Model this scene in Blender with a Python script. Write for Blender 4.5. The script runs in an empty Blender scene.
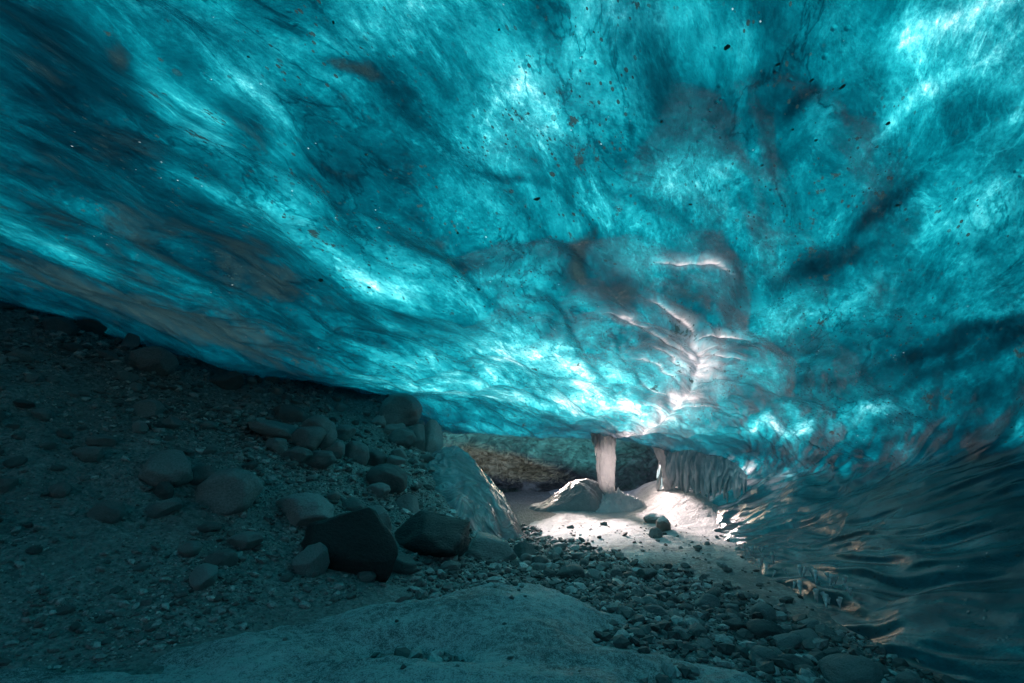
import math
import numpy as np

# ------------------------------------------------------------------ noise
_rs = np.random.RandomState(11)
_PERM = _rs.permutation(256).astype(np.int64)
_G = _rs.normal(size=(256, 3)); _G /= np.linalg.norm(_G, axis=1)[:, None]

def perlin(x, y, z=0.0):
    x, y, z = np.broadcast_arrays(np.asarray(x, float), np.asarray(y, float), np.asarray(z, float))
    xi, yi, zi = np.floor(x).astype(np.int64), np.floor(y).astype(np.int64), np.floor(z).astype(np.int64)
    fx, fy, fz = x - xi, y - yi, z - zi
    f = lambda t: t * t * t * (t * (t * 6 - 15) + 10)
    u, v, w = f(fx), f(fy), f(fz)
    def g(dx, dy, dz):
        h = _PERM[(_PERM[(_PERM[(xi + dx) & 255] + yi + dy) & 255] + zi + dz) & 255]
        q = _G[h]
        return q[..., 0] * (fx - dx) + q[..., 1] * (fy - dy) + q[..., 2] * (fz - dz)
    l = lambda a, b, t: a + (b - a) * t
    return 1.5 * l(l(l(g(0, 0, 0), g(1, 0, 0), u), l(g(0, 1, 0), g(1, 1, 0), u), v),
                   l(l(g(0, 0, 1), g(1, 0, 1), u), l(g(0, 1, 1), g(1, 1, 1), u), v), w)

def fbm(x, y, z=0.0, oct=4, gain=.5, lac=2.03):
    s, a = 0.0, 1.0
    for i in range(oct):
        s = s + a * perlin(x * lac ** i + 17.3 * i, y * lac ** i - 9.1 * i, z * lac ** i + 5.7 * i)
        a *= gain
    return s

def worley(u, v, seed=0):
    """distance to the nearest jittered cell centre"""
    ui, vi = np.floor(u).astype(np.int64), np.floor(v).astype(np.int64)
    best = np.full(u.shape, 9.0)
    for du in (-1, 0, 1):
        for dv in (-1, 0, 1):
            h = _PERM[(_PERM[(ui + du + seed) & 255] + vi + dv) & 255]
            cx = ui + du + .5 + .42 * _G[h][..., 0]; cy = vi + dv + .5 + .42 * _G[h][..., 1]
            best = np.minimum(best, np.hypot(u - cx, v - cy))
    return best

def sstep(a, b, x):
    t = np.clip((x - a) / (b - a), 0, 1)
    return t * t * (3 - 2 * t)

# ------------------------------------------------------------------ terrain (eye level is z = 0)
def seg_dist(x, y, poly):
    """signed distance to an open polyline; positive on its left-hand side"""
    x = np.asarray(x, float); y = np.asarray(y, float)
    best = np.full(x.shape, 1e9); sgn = np.ones(x.shape)
    for i, ((x0, y0), (x1, y1)) in enumerate(zip(poly[:-1], poly[1:])):
        dx, dy = x1 - x0, y1 - y0
        L = math.hypot(dx, dy)
        lo = -1e9 if i == 0 else 0; hi = 1e9 if i == len(poly) - 2 else L
        t = np.clip(((x - x0) * dx + (y - y0) * dy) / L, lo, hi)
        d = np.hypot(x - x0 - t * dx / L, y - y0 - t * dy / L)
        s = np.where((x - x0) * -dy + (y - y0) * dx > 0, 1.0, -1.0)
        m = d < best
        best = np.where(m, d, best); sgn = np.where(m, s, sgn)
    return best * sgn

FRONT = [(-2.65, 2.7), (-.8, 5.2)]
SIDE = [(-.8, 4.4), (-.42, 6.4), (-.35, 8.0), (-.7, 9.4), (-1.5, 10.6), (-4, 13)]

def smin(a, b, k):
    h = np.clip(.5 + .5 * (b - a) / k, 0, 1)
    return b + (a - b) * h - k * h * (1 - h)

def ground_z(x, y, detail=True):
    x = np.asarray(x, float); y = np.asarray(y, float)
    df = seg_dist(x, y, FRONT)
    ds = seg_dist(x, y, SIDE)
    rise = smin(.60 * df, 1.55 * ds, .25)
    k = .16
    rise = np.where(rise > 0, rise, 0) + k * np.log1p(np.exp(-np.abs(rise) / k))   # soft foot
    rise = np.minimum(rise, 4.2)
    # gully bed, dips along the ice wall
    bed = -1.19 - .10 * sstep(6.5, 4.0, y) * sstep(.4, 2.0, x) + .02 * (y - 6) * sstep(6, 9, y)
    z = bed + rise
    # snow drift against the ice wall at the back
    z = z + .42 * np.exp(-((x - 3.25) / .55) ** 2) * sstep(7.0, 9.6, y) * sstep(13, 11, y)
    # the moraine keeps climbing behind the walls of the cave
    out = np.maximum(np.hypot(x / 1.0, (y - 3) / 1.0) - 17, 0)
    z = np.minimum(z, 3.2) + .05 * out
    z = z + 2.55 * sstep(-3.2, -6.2, y) * (1 - sstep(3, 6, np.abs(x) - 4)) * 1.0        # unseen bar added across the entrance to hold back daylight
    if detail:
        m = sstep(.05, .8, rise)
        z = z + (.10 * m + .03) * fbm(x * .9, y * .9, 3.1, 3) + (.035 * m + .012) * fbm(x * 3.3, y * 3.3, 7.7, 3)
    return z

def sand_z(x, y):
    """smooth sandbank in front of the moraine: height; sinks under the ground outside its outline"""
    edge = [(.30, 5.0), (.75, 4.45), (1.3, 3.0), (1.55, 1.6), (1.7, -12)]
    d = -seg_dist(x, y, edge)                                     # inside > 0
    df = -seg_dist(x, y, [(-4.4, 1.6), (-2.75, 3.05), (-2.0, 3.75), (-1.5, 4.25), (-.3, 4.85), (.6, 5.05)])
    df = df + .18 * fbm(x * .9, y * .9, 2.2, 3)
    d = d + .22 * fbm(x * 1.1, y * 1.1, 5.2, 4)
    q = smin(d, df, .3)
    h = -1.30 + .23 * sstep(-.35, 1.15, q)
    h = h + .07 * fbm(x * .75, y * 1.1, 8.2, 2) + .035 * fbm(x * 2.2, y * 2.9, 1.2, 5) + .10 * sstep(-.9, -3, x)
    # a wind hollow and a low dark dip
    h = h - .19 * np.exp(-((x + .62) / .42) ** 2 - ((y - 3.12) / .20) ** 2)
    h = h - .05 * np.exp(-((x + 1.9) / .8) ** 2 - ((y - 2.9) / .16) ** 2)
    h = h + .05 * np.exp(-((x - .3) / .7) ** 2 - ((y - 4.0) / .5) ** 2)
    h = h + .012 * fbm(x * 9, y * 9, 1.7, 3)
    return np.where(q < -.5, -1.75, h)

def snow_z(x, y):
    """trodden snow at the back: follows the ground, a thin sheet that dives under it outside its outline"""
    edge = [(.9, 12.5), (.75, 9.2), (.25, 8.3), (.30, 7.3), (.78, 6.4), (1.48, 5.4), (1.85, 4.8), (2.1, 4.25), (2.32, 3.7), (3.2, 3.5)]
    d = seg_dist(x, y, edge)
    d = d + .16 * fbm(x * 1.6, y * 1.6, 4.4, 4)
    d = np.minimum(d, .9)
    return ground_z(x, y) + np.where(d > 0, .035 * sstep(0, .35, d) + .0, .30 * d) + .012 * fbm(x * 5, y * 5, 2.0, 3) * sstep(0, .3, d)

# ------------------------------------------------------------------ the ice vault (a grid of cross sections)
YS = [-5.6, -5.2, -4.6, -3, 0, 3, 5, 7, 9, 10.3, 10.75]
PROF = [
    [(-13, 1.8), (-7, 2.1), (-4, 2.2), (-1.5, 2.25), (1, 2.15), (2.5, 1.75), (3.4, .9), (3.7, 0), (3.1, -.8), (2.5, -1.4), (1.8, -2.1)],
    [(-13, 1.7), (-7, 2.0), (-4, 2.1), (-1.5, 2.15), (1, 2.05), (2.5, 1.65), (3.4, .9), (3.7, 0), (3.1, -.8), (2.5, -1.4), (1.8, -2.1)],
    [(-13, 1.6), (-7, 1.9), (-4, 2.0), (-1.5, 2.1), (1, 2.0), (2.5, 1.6), (3.4, .9), (3.7, 0), (3.1, -.8), (2.5, -1.4), (1.8, -2.1)],
    [(-13, 1.7), (-7, 1.9), (-4, 2.0), (-1.5, 2.1), (1, 2.0), (2.5, 1.6), (3.4, .9), (3.7, 0), (3.1, -.8), (2.5, -1.4), (1.8, -2.1)],
    [(-13, 1.7), (-7, 1.9), (-4, 1.95), (-1.5, 2.0), (1, 1.9), (2.5, 1.5), (3.4, .8), (3.7, 0), (3.1, -.8), (2.45, -1.4), (1.8, -2.1)],
    [(-13, 1.7), (-7, 1.95), (-4, 1.86), (-1.5, 1.66), (1, 1.4), (2.5, 1.02), (3.35, .52), (3.7, -.1), (3.1, -.8), (2.42, -1.42), (1.8, -2.1)],
    [(-13, 1.7), (-7, 1.95), (-4, 1.62), (-1.5, 1.28), (1, 1.03), (2.5, .72), (3.4, .28), (3.8, -.2), (3.2, -.8), (2.47, -1.34), (1.8, -2.0)],
    [(-13, 1.6), (-7, 1.75), (-4, 1.2), (-1.5, 1.0), (1, .70), (2.5, .42), (3.5, .05), (3.9, -.35), (3.45, -.85), (2.75, -1.28), (2.1, -1.9)],
    [(-13, 1.4), (-7, 1.5), (-4, 1.25), (-1.5, 1.0), (1, .50), (2.4, .24), (3.3, -.08), (3.75, -.45), (3.5, -.85), (3.05, -1.22), (2.5, -1.9)],
    [(-13, 1.2), (-7, 1.2), (-4, .72), (-1.5, .42), (1, .29), (2.2, .24), (2.85, .10), (3.2, -.28), (3.25, -.75), (3.15, -1.2), (2.9, -1.9)],
    [(-13, 1.3), (-7, 1.3), (-4, .85), (-1.5, .48), (1, .40), (2.2, .38), (2.95, .22), (3.4, -.20), (3.5, -.75), (3.45, -1.2), (3.2, -1.9)],
]

def catmull(P, t):
    """P (n, ...) control rows, t in [0, n-1]"""
    n = len(P)
    i = np.clip(np.floor(t).astype(int), 0, n - 2); f = t - i
    f = f.reshape(f.shape + (1,) * (P.ndim - 1))
    p0, p1, p2, p3 = P[np.clip(i - 1, 0, n - 1)], P[i], P[i + 1], P[np.clip(i + 2, 0, n - 1)]
    return .5 * (2 * p1 + (p2 - p0) * f + (2 * p0 - 5 * p1 + 4 * p2 - p3) * f ** 2 + (3 * p1 - p0 - 3 * p2 + p3) * f ** 3)

def vault(rows, cols):
    """base surface, its normals (into the cave) and flow coordinates a (across), b (along), in metres"""
    ctrl = np.array([[(x, y, z) for x, z in pr] for y, pr in zip(YS, PROF)])      # (11, 11, 3)
    A = catmull(ctrl, rows)                                   # (R, 11, 3)
    B = np.swapaxes(catmull(np.swapaxes(A, 0, 1), cols), 0, 1)  # (R, C, 3)
    du = np.gradient(B, axis=1); dv = np.gradient(B, axis=0)
    n = np.cross(du, dv); n /= np.linalg.norm(n, axis=2)[..., None] + 1e-9
    n = -n                                                    # points down, into the cave
    S = np.cumsum(np.linalg.norm(np.diff(B[..., [0, 2]], axis=1, prepend=B[:, :1][..., [0, 2]]), axis=2), axis=1)
    c0 = np.argmin(np.abs(cols - 3.6))
    S = S - S[:, c0:c0 + 1]
    a = S - .36 * B[..., 1]; b = B[..., 1] * 1.0 + .12 * S
    return B, n, a, b

LIP = 10.3

DEPTH_SHEEN_SPOTS = [  # ice depth and silt; some pale spots paint the sheen of reflected daylight
    (-2.64, 1.9, -0.065, 0.178, -0.207, 0.099, -1.7, 0.0),
    (-2.54, 2.03, 0.062, 0.069, -0.125, 0.107, -1.2, 0.0),
    (-2.25, 2.1, 0.044, 0.127, -0.234, 0.154, -1.5, 0.0),
    (-2.66, 1.68, 0.037, 0.132, -0.207, 0.102, -0.5, 0.0),
    (-0.71, 1.83, 0.278, -0.031, 0.02, 0.194, -1.4, 0.0),
    (-0.16, 1.74, 0.331, -0.025, 0.034, 0.133, -1.5, 0.0),
    (-1.08, 2.09, 0.153, -0.17, 0.067, 0.07, -1.0, 0.0),
    (-0.63, 2.18, 0.248, 0.03, -0.064, 0.177, -0.6, 0.0),
    (-1.64, 1.8, 0.401, -0.08, -0.044, 0.122, -0.4, 0.0),
    (-2.65, 3.97, 0.163, 0.058, -0.168, 0.212, -1.1, 0.0),
    (-2.87, 2.96, 0.018, 0.43, -0.233, 0.166, -1.3, 0.0),
    (-2.83, 3.57, 0.018, 0.449, -0.142, 0.148, -1.4, 0.0),
    (-5.58, 3.46, 0.058, 0.36, -0.236, 0.13, -1.5, -0.2),
    (-2.62, 2.84, 0.032, 0.157, -0.239, 0.175, -0.6, 0.0),
    (1.04, 1.77, 0.15, -0.113, 0.083, 0.075, -1.4, 0.0),
    (0.97, 2.15, 0.241, -0.227, 0.03, 0.067, -1.3, 0.0),
    (1.54, 2.7, 0.233, -0.276, 0.064, 0.067, -1.3, 0.0),
    (1.18, 3.33, 0.301, -0.335, 0.076, 0.161, -0.9, 0.0),
    (0.56, 3.74, 0.384, -0.227, 0.04, 0.308, -0.5, 0.0),
    (-2.14, 6.81, 1.385, -0.043, -0.434, 1.451, -2.0, -0.1),
    (-0.77, 7.48, 0.886, -0.236, -0.114, 0.822, -1.7, -0.1),
    (-2.46, 5.16, 0.679, 0.416, -0.13, 0.361, -1.0, 0.0),
    (1.29, 5.99, 0.836, -1.391, 0.104, 0.431, -1.9, 0.0),
    (1.88, 4.54, 0.274, -0.524, 0.069, 0.124, -1.0, 0.0),
    (1.82, 3.5, 0.19, -0.233, 0.063, 0.107, -0.4, 0.0),
    (-0.61, 3.11, 0.267, -0.072, 0.026, 0.155, -0.9, 0.0),
    (-0.25, 2.66, 0.146, 0.018, -0.059, 0.165, -0.5, 0.0),
    (0.17, 2.46, 0.235, -0.094, 0.024, 0.123, -0.3, 0.0),
    (-4.12, 7.71, 0.74, 1.037, -0.872, 1.595, -0.9, 0.0),
    (-1.39, 5.02, 0.876, -0.059, -0.137, 0.611, -0.8, 0.0),
    (0.22, 1.71, 0.139, 0.017, 0.025, 0.133, -0.2, 0.0),
    (-1.19, 1.62, 0.267, 0.032, -0.045, 0.124, -0.6, 0.0),
    (0.67, 1.92, 0.161, -0.11, 0.095, 0.076, -0.8, 0.0),
    (1.4, 2.09, 0.068, -0.056, 0.07, 0.072, -0.8, 0.0),
    (0.02, 3.0, 0.37, -0.12, 0.054, 0.22, -0.3, 0.0),
    (1.16, 1.63, 0.103, 0.012, 0.029, 0.069, -0.6, 0.0),
    (-2.15, 4.13, 0.534, 0.064, -0.195, 0.284, -0.5, 0.0),
    (-3.59, 2.12, 0.242, 0.264, -0.756, 0.43, 1.3, 0.35),
    (-3.18, 1.69, 0.242, 0.029, -0.434, 0.261, 0.9, 0.2),
    (-4.37, 3.28, 0.402, 0.545, -0.705, 0.491, 1.1, 0.35),
    (-2.47, 2.15, 0.063, 0.068, -0.125, 0.105, 0.9, 0.3),
    (-1.69, 1.94, 0.089, 0.011, -0.022, 0.06, 2.2, 0.9),
    (-2.61, 1.68, -0.022, 0.061, -0.104, 0.051, 1.2, 0.6),
    (-1.52, 2.08, 0.157, 0.081, -0.153, 0.166, 1.2, 0.2),
    (-1.1, 2.6, 0.259, 0.031, -0.02, 0.055, 1.5, 0.6),
    (-1.85, 3.29, 0.341, 0.087, -0.048, 0.132, 1.4, 0.2),
    (-1.85, 2.84, 0.214, 0.183, -0.037, 0.101, 0.6, 0.1),
    (0.08, 2.12, 0.272, -0.158, 0.027, 0.129, 1.0, 0.0),
    (0.44, 2.05, 0.084, -0.054, -0.022, 0.061, 2.4, 0.7),
    (0.35, 2.3, 0.105, -0.112, 0.041, 0.067, 0.8, 0.1),
    (1.1, 2.68, 0.109, -0.167, 0.027, 0.063, 2.0, 0.3),
    (0.85, 3.2, 0.217, -0.189, 0.059, 0.112, 2.3, 0.55),
    (1.96, 3.39, 0.172, -0.191, 0.045, 0.057, 2.0, 0.4),
    (2.16, 3.41, 0.088, -0.147, 0.049, 0.109, 1.4, 0.2),
    (1.29, 2.23, 0.205, -0.166, 0.072, 0.072, 1.0, 0.1),
    (0.35, 1.84, 0.153, -0.046, -0.022, 0.062, 0.5, 0.0),
    (-0.37, 1.6, 0.246, 0.03, -0.022, 0.063, 0.9, 0.0),
    (-0.15, 2.88, 0.305, 0.309, -0.038, 0.106, 0.9, 0.25),
    (-0.74, 3.48, 0.094, -0.035, -0.015, 0.267, 1.6, 0.9),
    (-0.87, 3.7, 0.079, 0.009, -0.058, 0.162, 1.5, 0.9),
    (-0.58, 3.18, 0.095, -0.039, -0.051, 0.143, 1.5, 0.8),
    (-0.4, 3.93, 0.341, 0.163, -0.07, 0.194, 1.0, 0.6),
    (0.01, 3.88, 0.392, 0.047, 0.0, 0.166, 0.8, 0.5),
    (-0.29, 4.81, 0.368, 0.241, -0.055, 0.151, 0.4, 0.4),
    (-1.07, 5.18, 0.336, -0.127, -0.058, 0.16, 0.9, 0.6),
    (0.11, 4.81, 0.544, -0.128, -0.033, 0.231, 0.4, 0.3),
    (-3.53, 4.21, 0.639, 1.153, -0.393, 0.379, 1.1, 0.35),
    (-6.74, 4.7, 0.734, 0.715, -0.829, 0.569, 1.6, 0.6),
    (-5.74, 5.45, 0.495, 1.105, -0.522, 0.439, 1.2, 0.6),
    (-2.56, 4.66, 0.522, 0.102, -0.069, 0.192, 0.7, 0.2),
    (-2.77, 4.47, 0.204, -0.053, -0.054, 0.15, 1.0, 0.4),
    (1.51, 4.21, 0.551, -0.754, 0.039, 0.086, 1.0, 0.2),
    (0.8, 4.41, 0.463, -0.299, 0.015, 0.079, 1.0, 0.2),
    (1.93, 4.06, 0.276, -0.5, 0.027, 0.088, 0.8, 0.2),
    (-1.94, 2.32, 0.185, 0.258, -0.15, 0.159, 0.7, 0.2),
    (-3.8, 3.67, 0.203, 0.378, -0.231, 0.17, 0.8, 0.3),
    (-2.93, 10.86, 2.168, -2.049, 0.248, -1.029, 0.6, 0.4),
    (-4.47, 9.59, 1.286, 0.098, -0.073, 0.209, 0.6, 0.3),
    (2.38, 3.88, 0.158, -0.406, 0.073, 0.099, 0.8, 0.1),
    (1.94, 5.74, 0.664, -1.488, 0.068, 0.175, 1.1, 0.2),
    (0.69, 2.38, 0.174, -0.166, 0.089, 0.072, 0.4, 0.0),
    (3.61, 4.75, 0.757, -1.537, 0.933, -0.283, 1.6, 0.35),
    (2.86, 4.89, 0.695, -1.152, 0.27, -0.083, 0.8, 0.15),
    (2.78, 4.31, 0.34, -0.21, 0.115, 0.256, 1.2, 0.7),
    (3.61, 4.31, 0.076, -0.248, 0.083, -0.032, -1.8, -0.4),
    (4.52, 3.82, 0.137, -0.292, 0.031, 0.004, -1.3, -0.3),
    (2.53, 5.94, 0.436, -0.741, 0.156, -0.065, -0.4, 0.0),
    (2.54, 7.04, 0.855, -1.653, 0.328, -0.212, -0.6, -0.2),
    (2.13, 8.51, 1.254, -1.964, 0.668, -0.362, -1.8, -0.3),
    (0.89, 8.75, 0.644, -0.838, 0.048, 0.422, -0.9, 0.3),
    (2.27, 5.07, 0.128, -0.293, 0.065, 0.047, -1.9, -0.4),
    (3.92, 5.51, 0.367, -0.889, 0.11, -0.027, 0.8, 0.8),
    (4.47, 4.49, 0.239, -0.531, 0.124, 0.015, 1.2, 0.9),
    (3.27, 4.2, 0.319, -0.315, 0.101, 0.012, 0.6, 0.6),
    (3.23, 6.7, 0.528, -1.358, 0.097, -0.072, -1.2, -0.3),
    (3.08, 5.05, 0.365, -0.688, 0.083, -0.028, -0.7, -0.2),
    (3.96, 4.36, 0.247, -0.542, 0.11, -0.029, -0.5, -0.2),
    (2.14, 6.02, 0.567, -0.976, 0.077, 0.009, -0.6, -0.1),
]
BOULDERS = [
    (-5.68, 5.87, 0.33, 0.25, 'round', 'small rounded boulder highest up the gravel slope under the dark ice edge'),
    (-5.65, 6.3, 0.38, 0.3, 'round', 'pale rounded boulder at the ice edge beside a smaller one, top of slope'),
    (-5.18, 6.38, 0.32, 0.27, 'angular', 'dark blocky stone touching the back of the wide dark boulder near the ice edge'),
    (-4.7, 6.18, 0.6, 0.36, 'round', 'wide dark smooth boulder near the ice edge, broadest of the upper slope'),
    (-5.09, 6.79, 0.23, 0.16, 'round', 'little pale cobble sitting behind the wide dark boulder at the ice edge'),
    (-4.9, 6.91, 0.29, 0.18, 'flat', 'flat pale stone just right of the little pale cobble at the ice edge'),
    (-4.02, 6.79, 0.42, 0.28, 'angular', 'lone teal lit boulder in open gravel midway along the ice edge'),
    (-4.03, 5.38, 0.31, 0.22, 'round', 'lone round boulder in the bare upper gravel below the wide dark boulder'),
    (-3.75, 4.4, 0.23, 0.14, 'round', 'low stone half sunk in the shadowed gravel beside a flatter one'),
    (-3.87, 4.65, 0.24, 0.11, 'flat', 'flat slab stone on the shadowed gravel above a half sunk stone'),
    (-3.58, 4.0, 0.16, 0.13, 'round', 'small round stone alone in the darkest gravel low on the slope'),
    (-3.18, 4.01, 0.25, 0.17, 'round', 'egg shaped boulder alone in the dark gravel just above the sandbank'),
    (-3.15, 4.57, 0.46, 0.31, 'angular', 'dark peaked boulder leaning beside the big round boulder on the slope'),
    (-2.98, 4.79, 0.34, 0.21, 'round', 'dark boulder wedged between the peaked boulder and the big round boulder'),
    (-2.64, 4.71, 0.59, 0.41, 'round', 'big round grey boulder lying in the middle of the gravel slope'),
    (-3.06, 4.43, 0.17, 0.16, 'angular', 'small angular stone perched on a flat slab below the peaked boulder'),
    (-2.95, 4.31, 0.29, 0.12, 'flat', 'flat dark slab below the peaked boulder with a small stone on it'),
    (-2.26, 4.35, 0.32, 0.13, 'flat', 'flat pale slab in fine gravel below the big round boulder'),
    (-2.57, 4.35, 0.19, 0.08, 'flat', 'thin flat chip of stone between the big round boulder and flat pale slab'),
    (-3.03, 6.67, 0.44, 0.27, 'round', 'rounded stone at the top of the boulder cluster in mid slope'),
    (-2.98, 6.13, 0.65, 0.2, 'flat', 'long dark flat stone along the upper side of the boulder cluster'),
    (-2.47, 6.29, 0.46, 0.43, 'angular', 'tallest upright stone of the boulder cluster in mid slope'),
    (-2.56, 6.15, 0.5, 0.32, 'round', 'smooth dark boulder in front of the tallest upright stone of the cluster'),
    (-2.75, 5.8, 0.28, 0.18, 'round', 'small stone at the outer end of the boulder cluster under the long flat stone'),
    (-2.52, 5.82, 0.35, 0.18, 'flat', 'flat stone in the lowest row of the boulder cluster, the inner one'),
    (-2.31, 5.98, 0.41, 0.22, 'round', 'teal lit oblong stone in the lowest row of the boulder cluster'),
    (-2.27, 6.3, 0.3, 0.25, 'round', 'rounded stone squeezed behind the teal lit oblong stone of the cluster'),
    (-2.08, 6.56, 0.42, 0.34, 'round', 'smooth stone ending the boulder cluster on the side toward the snow'),
    (-2.41, 7.04, 0.34, 0.2, 'flat', 'small flat stone lying behind the end of the boulder cluster'),
    (-1.84, 8.0, 0.72, 0.56, 'angular', 'large pale boulder standing out against the ice on the ridge of the slope'),
    (-1.33, 8.01, 0.45, 0.58, 'angular', 'upright boulder on the ridge corner beside the glassy ice mound'),
    (-1.5, 7.75, 0.31, 0.44, 'angular', 'narrow leaning slab between the ridge corner boulder and the pale stone'),
    (-1.67, 7.56, 0.43, 0.31, 'round', 'pale flattish stone under the large ridge boulder'),
    (-1.88, 7.82, 0.41, 0.25, 'angular', 'dark blocky stone pressed beneath the large pale ridge boulder'),
    (-2.1, 7.86, 0.32, 0.22, 'round', 'small round stone just beside the large pale ridge boulder'),
    (-1.57, 6.28, 0.5, 0.37, 'round', 'smooth rounded boulder resting against the glassy ice mound'),
    (-1.89, 6.78, 0.38, 0.24, 'angular', 'broken stone on the slope above the smooth boulder by the ice mound'),
    (-1.57, 6.76, 0.27, 0.16, 'flat', 'little flat stone touching the upper edge of the glassy ice mound'),
    (-1.61, 6.07, 0.29, 0.16, 'flat', 'pale flat stone below the smooth boulder that leans on the ice mound'),
    (-2.06, 5.05, 0.61, 0.28, 'flat', 'broad pale flat boulder lying behind the black angular boulder'),
    (-1.50, 4.70, 1.08, 0.66, 'dark', 'large black angular boulder at the foot of the slope by the sandbank'),
    (-1.7, 4.41, 0.29, 0.3, 'angular', 'grey block standing in front of the large black angular boulder'),
    (-0.88, 5.4, 0.88, 0.5, 'dark', 'long black boulder with a flat top at the edge of the sandbank'),
    (-1.46, 5.44, 0.34, 0.32, 'angular', 'grey stone wedged behind and between the two black boulders'),
    (-1.25, 6.05, 0.31, 0.26, 'angular', 'small dark block behind the long black boulder'),
    (-1.76, 5.6, 0.29, 0.18, 'round', 'rounded stone above the black angular boulder, beside the broad pale flat one'),
    (-2.17, 5.2, 0.23, 0.12, 'round', 'small stone on gravel just above the broad pale flat boulder'),
    (-1.26, 4.54, 0.17, 0.1, 'round', 'small pale stone at the toe of the black angular boulder'),
    (-1.05, 4.92, 0.32, 0.17, 'flat', 'flat grey stone at the sand edge between the two black boulders'),
    (-0.6, 5.1, 0.21, 0.12, 'round', 'small stone at the sand edge below the long black boulder'),
    (-0.25, 5.85, 0.63, 0.32, 'flat', 'broad flat dark boulder past the long black one at the sand edge'),
    (0.13, 6.05, 0.3, 0.21, 'angular', 'dark angular stone beyond the broad flat boulder at the sand edge'),
    (0.57, 5.13, 0.29, 0.15, 'round', 'smooth oblong cobble at the tip of the sandbank'),
    (0.36, 5.08, 0.12, 0.12, 'angular', 'tiny dark block beside the smooth oblong cobble at the sandbank tip'),
    (0.3, 5.55, 0.19, 0.15, 'round', 'dark stone between the broad flat boulder and the sandbank tip'),
    (1.96, 7.02, 0.19, 0.18, 'round', 'dark round stone half buried in the sunlit snow, smaller of a pair'),
    (2.23, 7.55, 0.22, 0.24, 'round', 'round stone frosted with snow on top, larger of a pair in the snow'),
    (2.3, 8.23, 0.35, 0.19, 'angular', 'pinkish snow dusted stone behind the pair of round stones in the snow'),
    (1.88, 5.13, 0.1, 0.09, 'angular', 'dark broken stone on the snow bank near the ice wall'),
    (1.81, 5.33, 0.09, 0.07, 'angular', 'small dark stone higher on the snow bank near the ice wall'),
    (1.96, 3.16, 0.35, 0.12, 'flat', 'broad dark flat stone in the gully under the low end of the ice wall'),
    (1.71, 3.28, 0.21, 0.1, 'round', 'smooth teal stone in the gully beside the broad dark flat stone'),
    (2.03, 3.71, 0.21, 0.1, 'angular', 'dark angular stone in the gully above the smooth teal stone'),
    (1.8, 3.81, 0.24, 0.13, 'round', 'rounded boulder in the middle of the stony gully'),
]
EXPOSURE = 1.5
import bpy, bmesh
from mathutils import Vector, Matrix, Euler
R = math.radians
RNG = np.random.RandomState(5)
scene = bpy.context.scene
col = scene.collection

# ------------------------------------------------------------------ helpers
def mesh_np(name, V, F, smooth=True, normals=None, attrs=None):
    """V (n,3), F (m,k) with constant k"""
    V = np.asarray(V, np.float32); F = np.asarray(F, np.int32)
    m = bpy.data.meshes.new(name)
    k = F.shape[1]
    m.vertices.add(len(V)); m.vertices.foreach_set('co', V.ravel())
    m.loops.add(F.size); m.loops.foreach_set('vertex_index', F.ravel())
    m.polygons.add(len(F))
    m.polygons.foreach_set('loop_start', np.arange(0, F.size, k, dtype=np.int32))
    m.polygons.foreach_set('loop_total', np.full(len(F), k, np.int32))
    m.polygons.foreach_set('use_smooth', np.full(len(F), smooth))
    m.update(calc_edges=True)
    for an, av in (attrs or {}).items():
        av = np.asarray(av, np.float32)
        if av.ndim == 1:
            at = m.attributes.new(an, 'FLOAT', 'POINT'); at.data.foreach_set('value', av)
        else:
            at = m.attributes.new(an, 'FLOAT_VECTOR', 'POINT'); at.data.foreach_set('vector', av.ravel())
    if normals is not None:
        m.normals_split_custom_set_from_vertices(np.asarray(normals, np.float32).tolist())
    return m

def link(name, mesh, mat=None, parent=None, loc=None):
    o = bpy.data.objects.new(name, mesh); col.objects.link(o)
    if mat is not None and mesh is not None and not mesh.materials: mesh.materials.append(mat)
    if parent is not None: o.parent = parent
    if loc is not None: o.location = loc
    return o

def tag(o, label=None, cat=None, group=None, kind=None):
    if label: o['label'] = label
    if cat: o['category'] = cat
    if group: o['group'] = group
    if kind: o['kind'] = kind
    return o

def grid_faces(r, c):
    i = np.arange(r * c).reshape(r, c)
    return np.stack([i[:-1, :-1], i[:-1, 1:], i[1:, 1:], i[1:, :-1]], -1).reshape(-1, 4)

def ico(sub):
    bm = bmesh.new(); bmesh.ops.create_icosphere(bm, subdivisions=sub, radius=1)
    V = np.array([v.co[:] for v in bm.verts]); F = np.array([[v.index for v in f.verts] for f in bm.faces]); bm.free()
    return V, F

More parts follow.
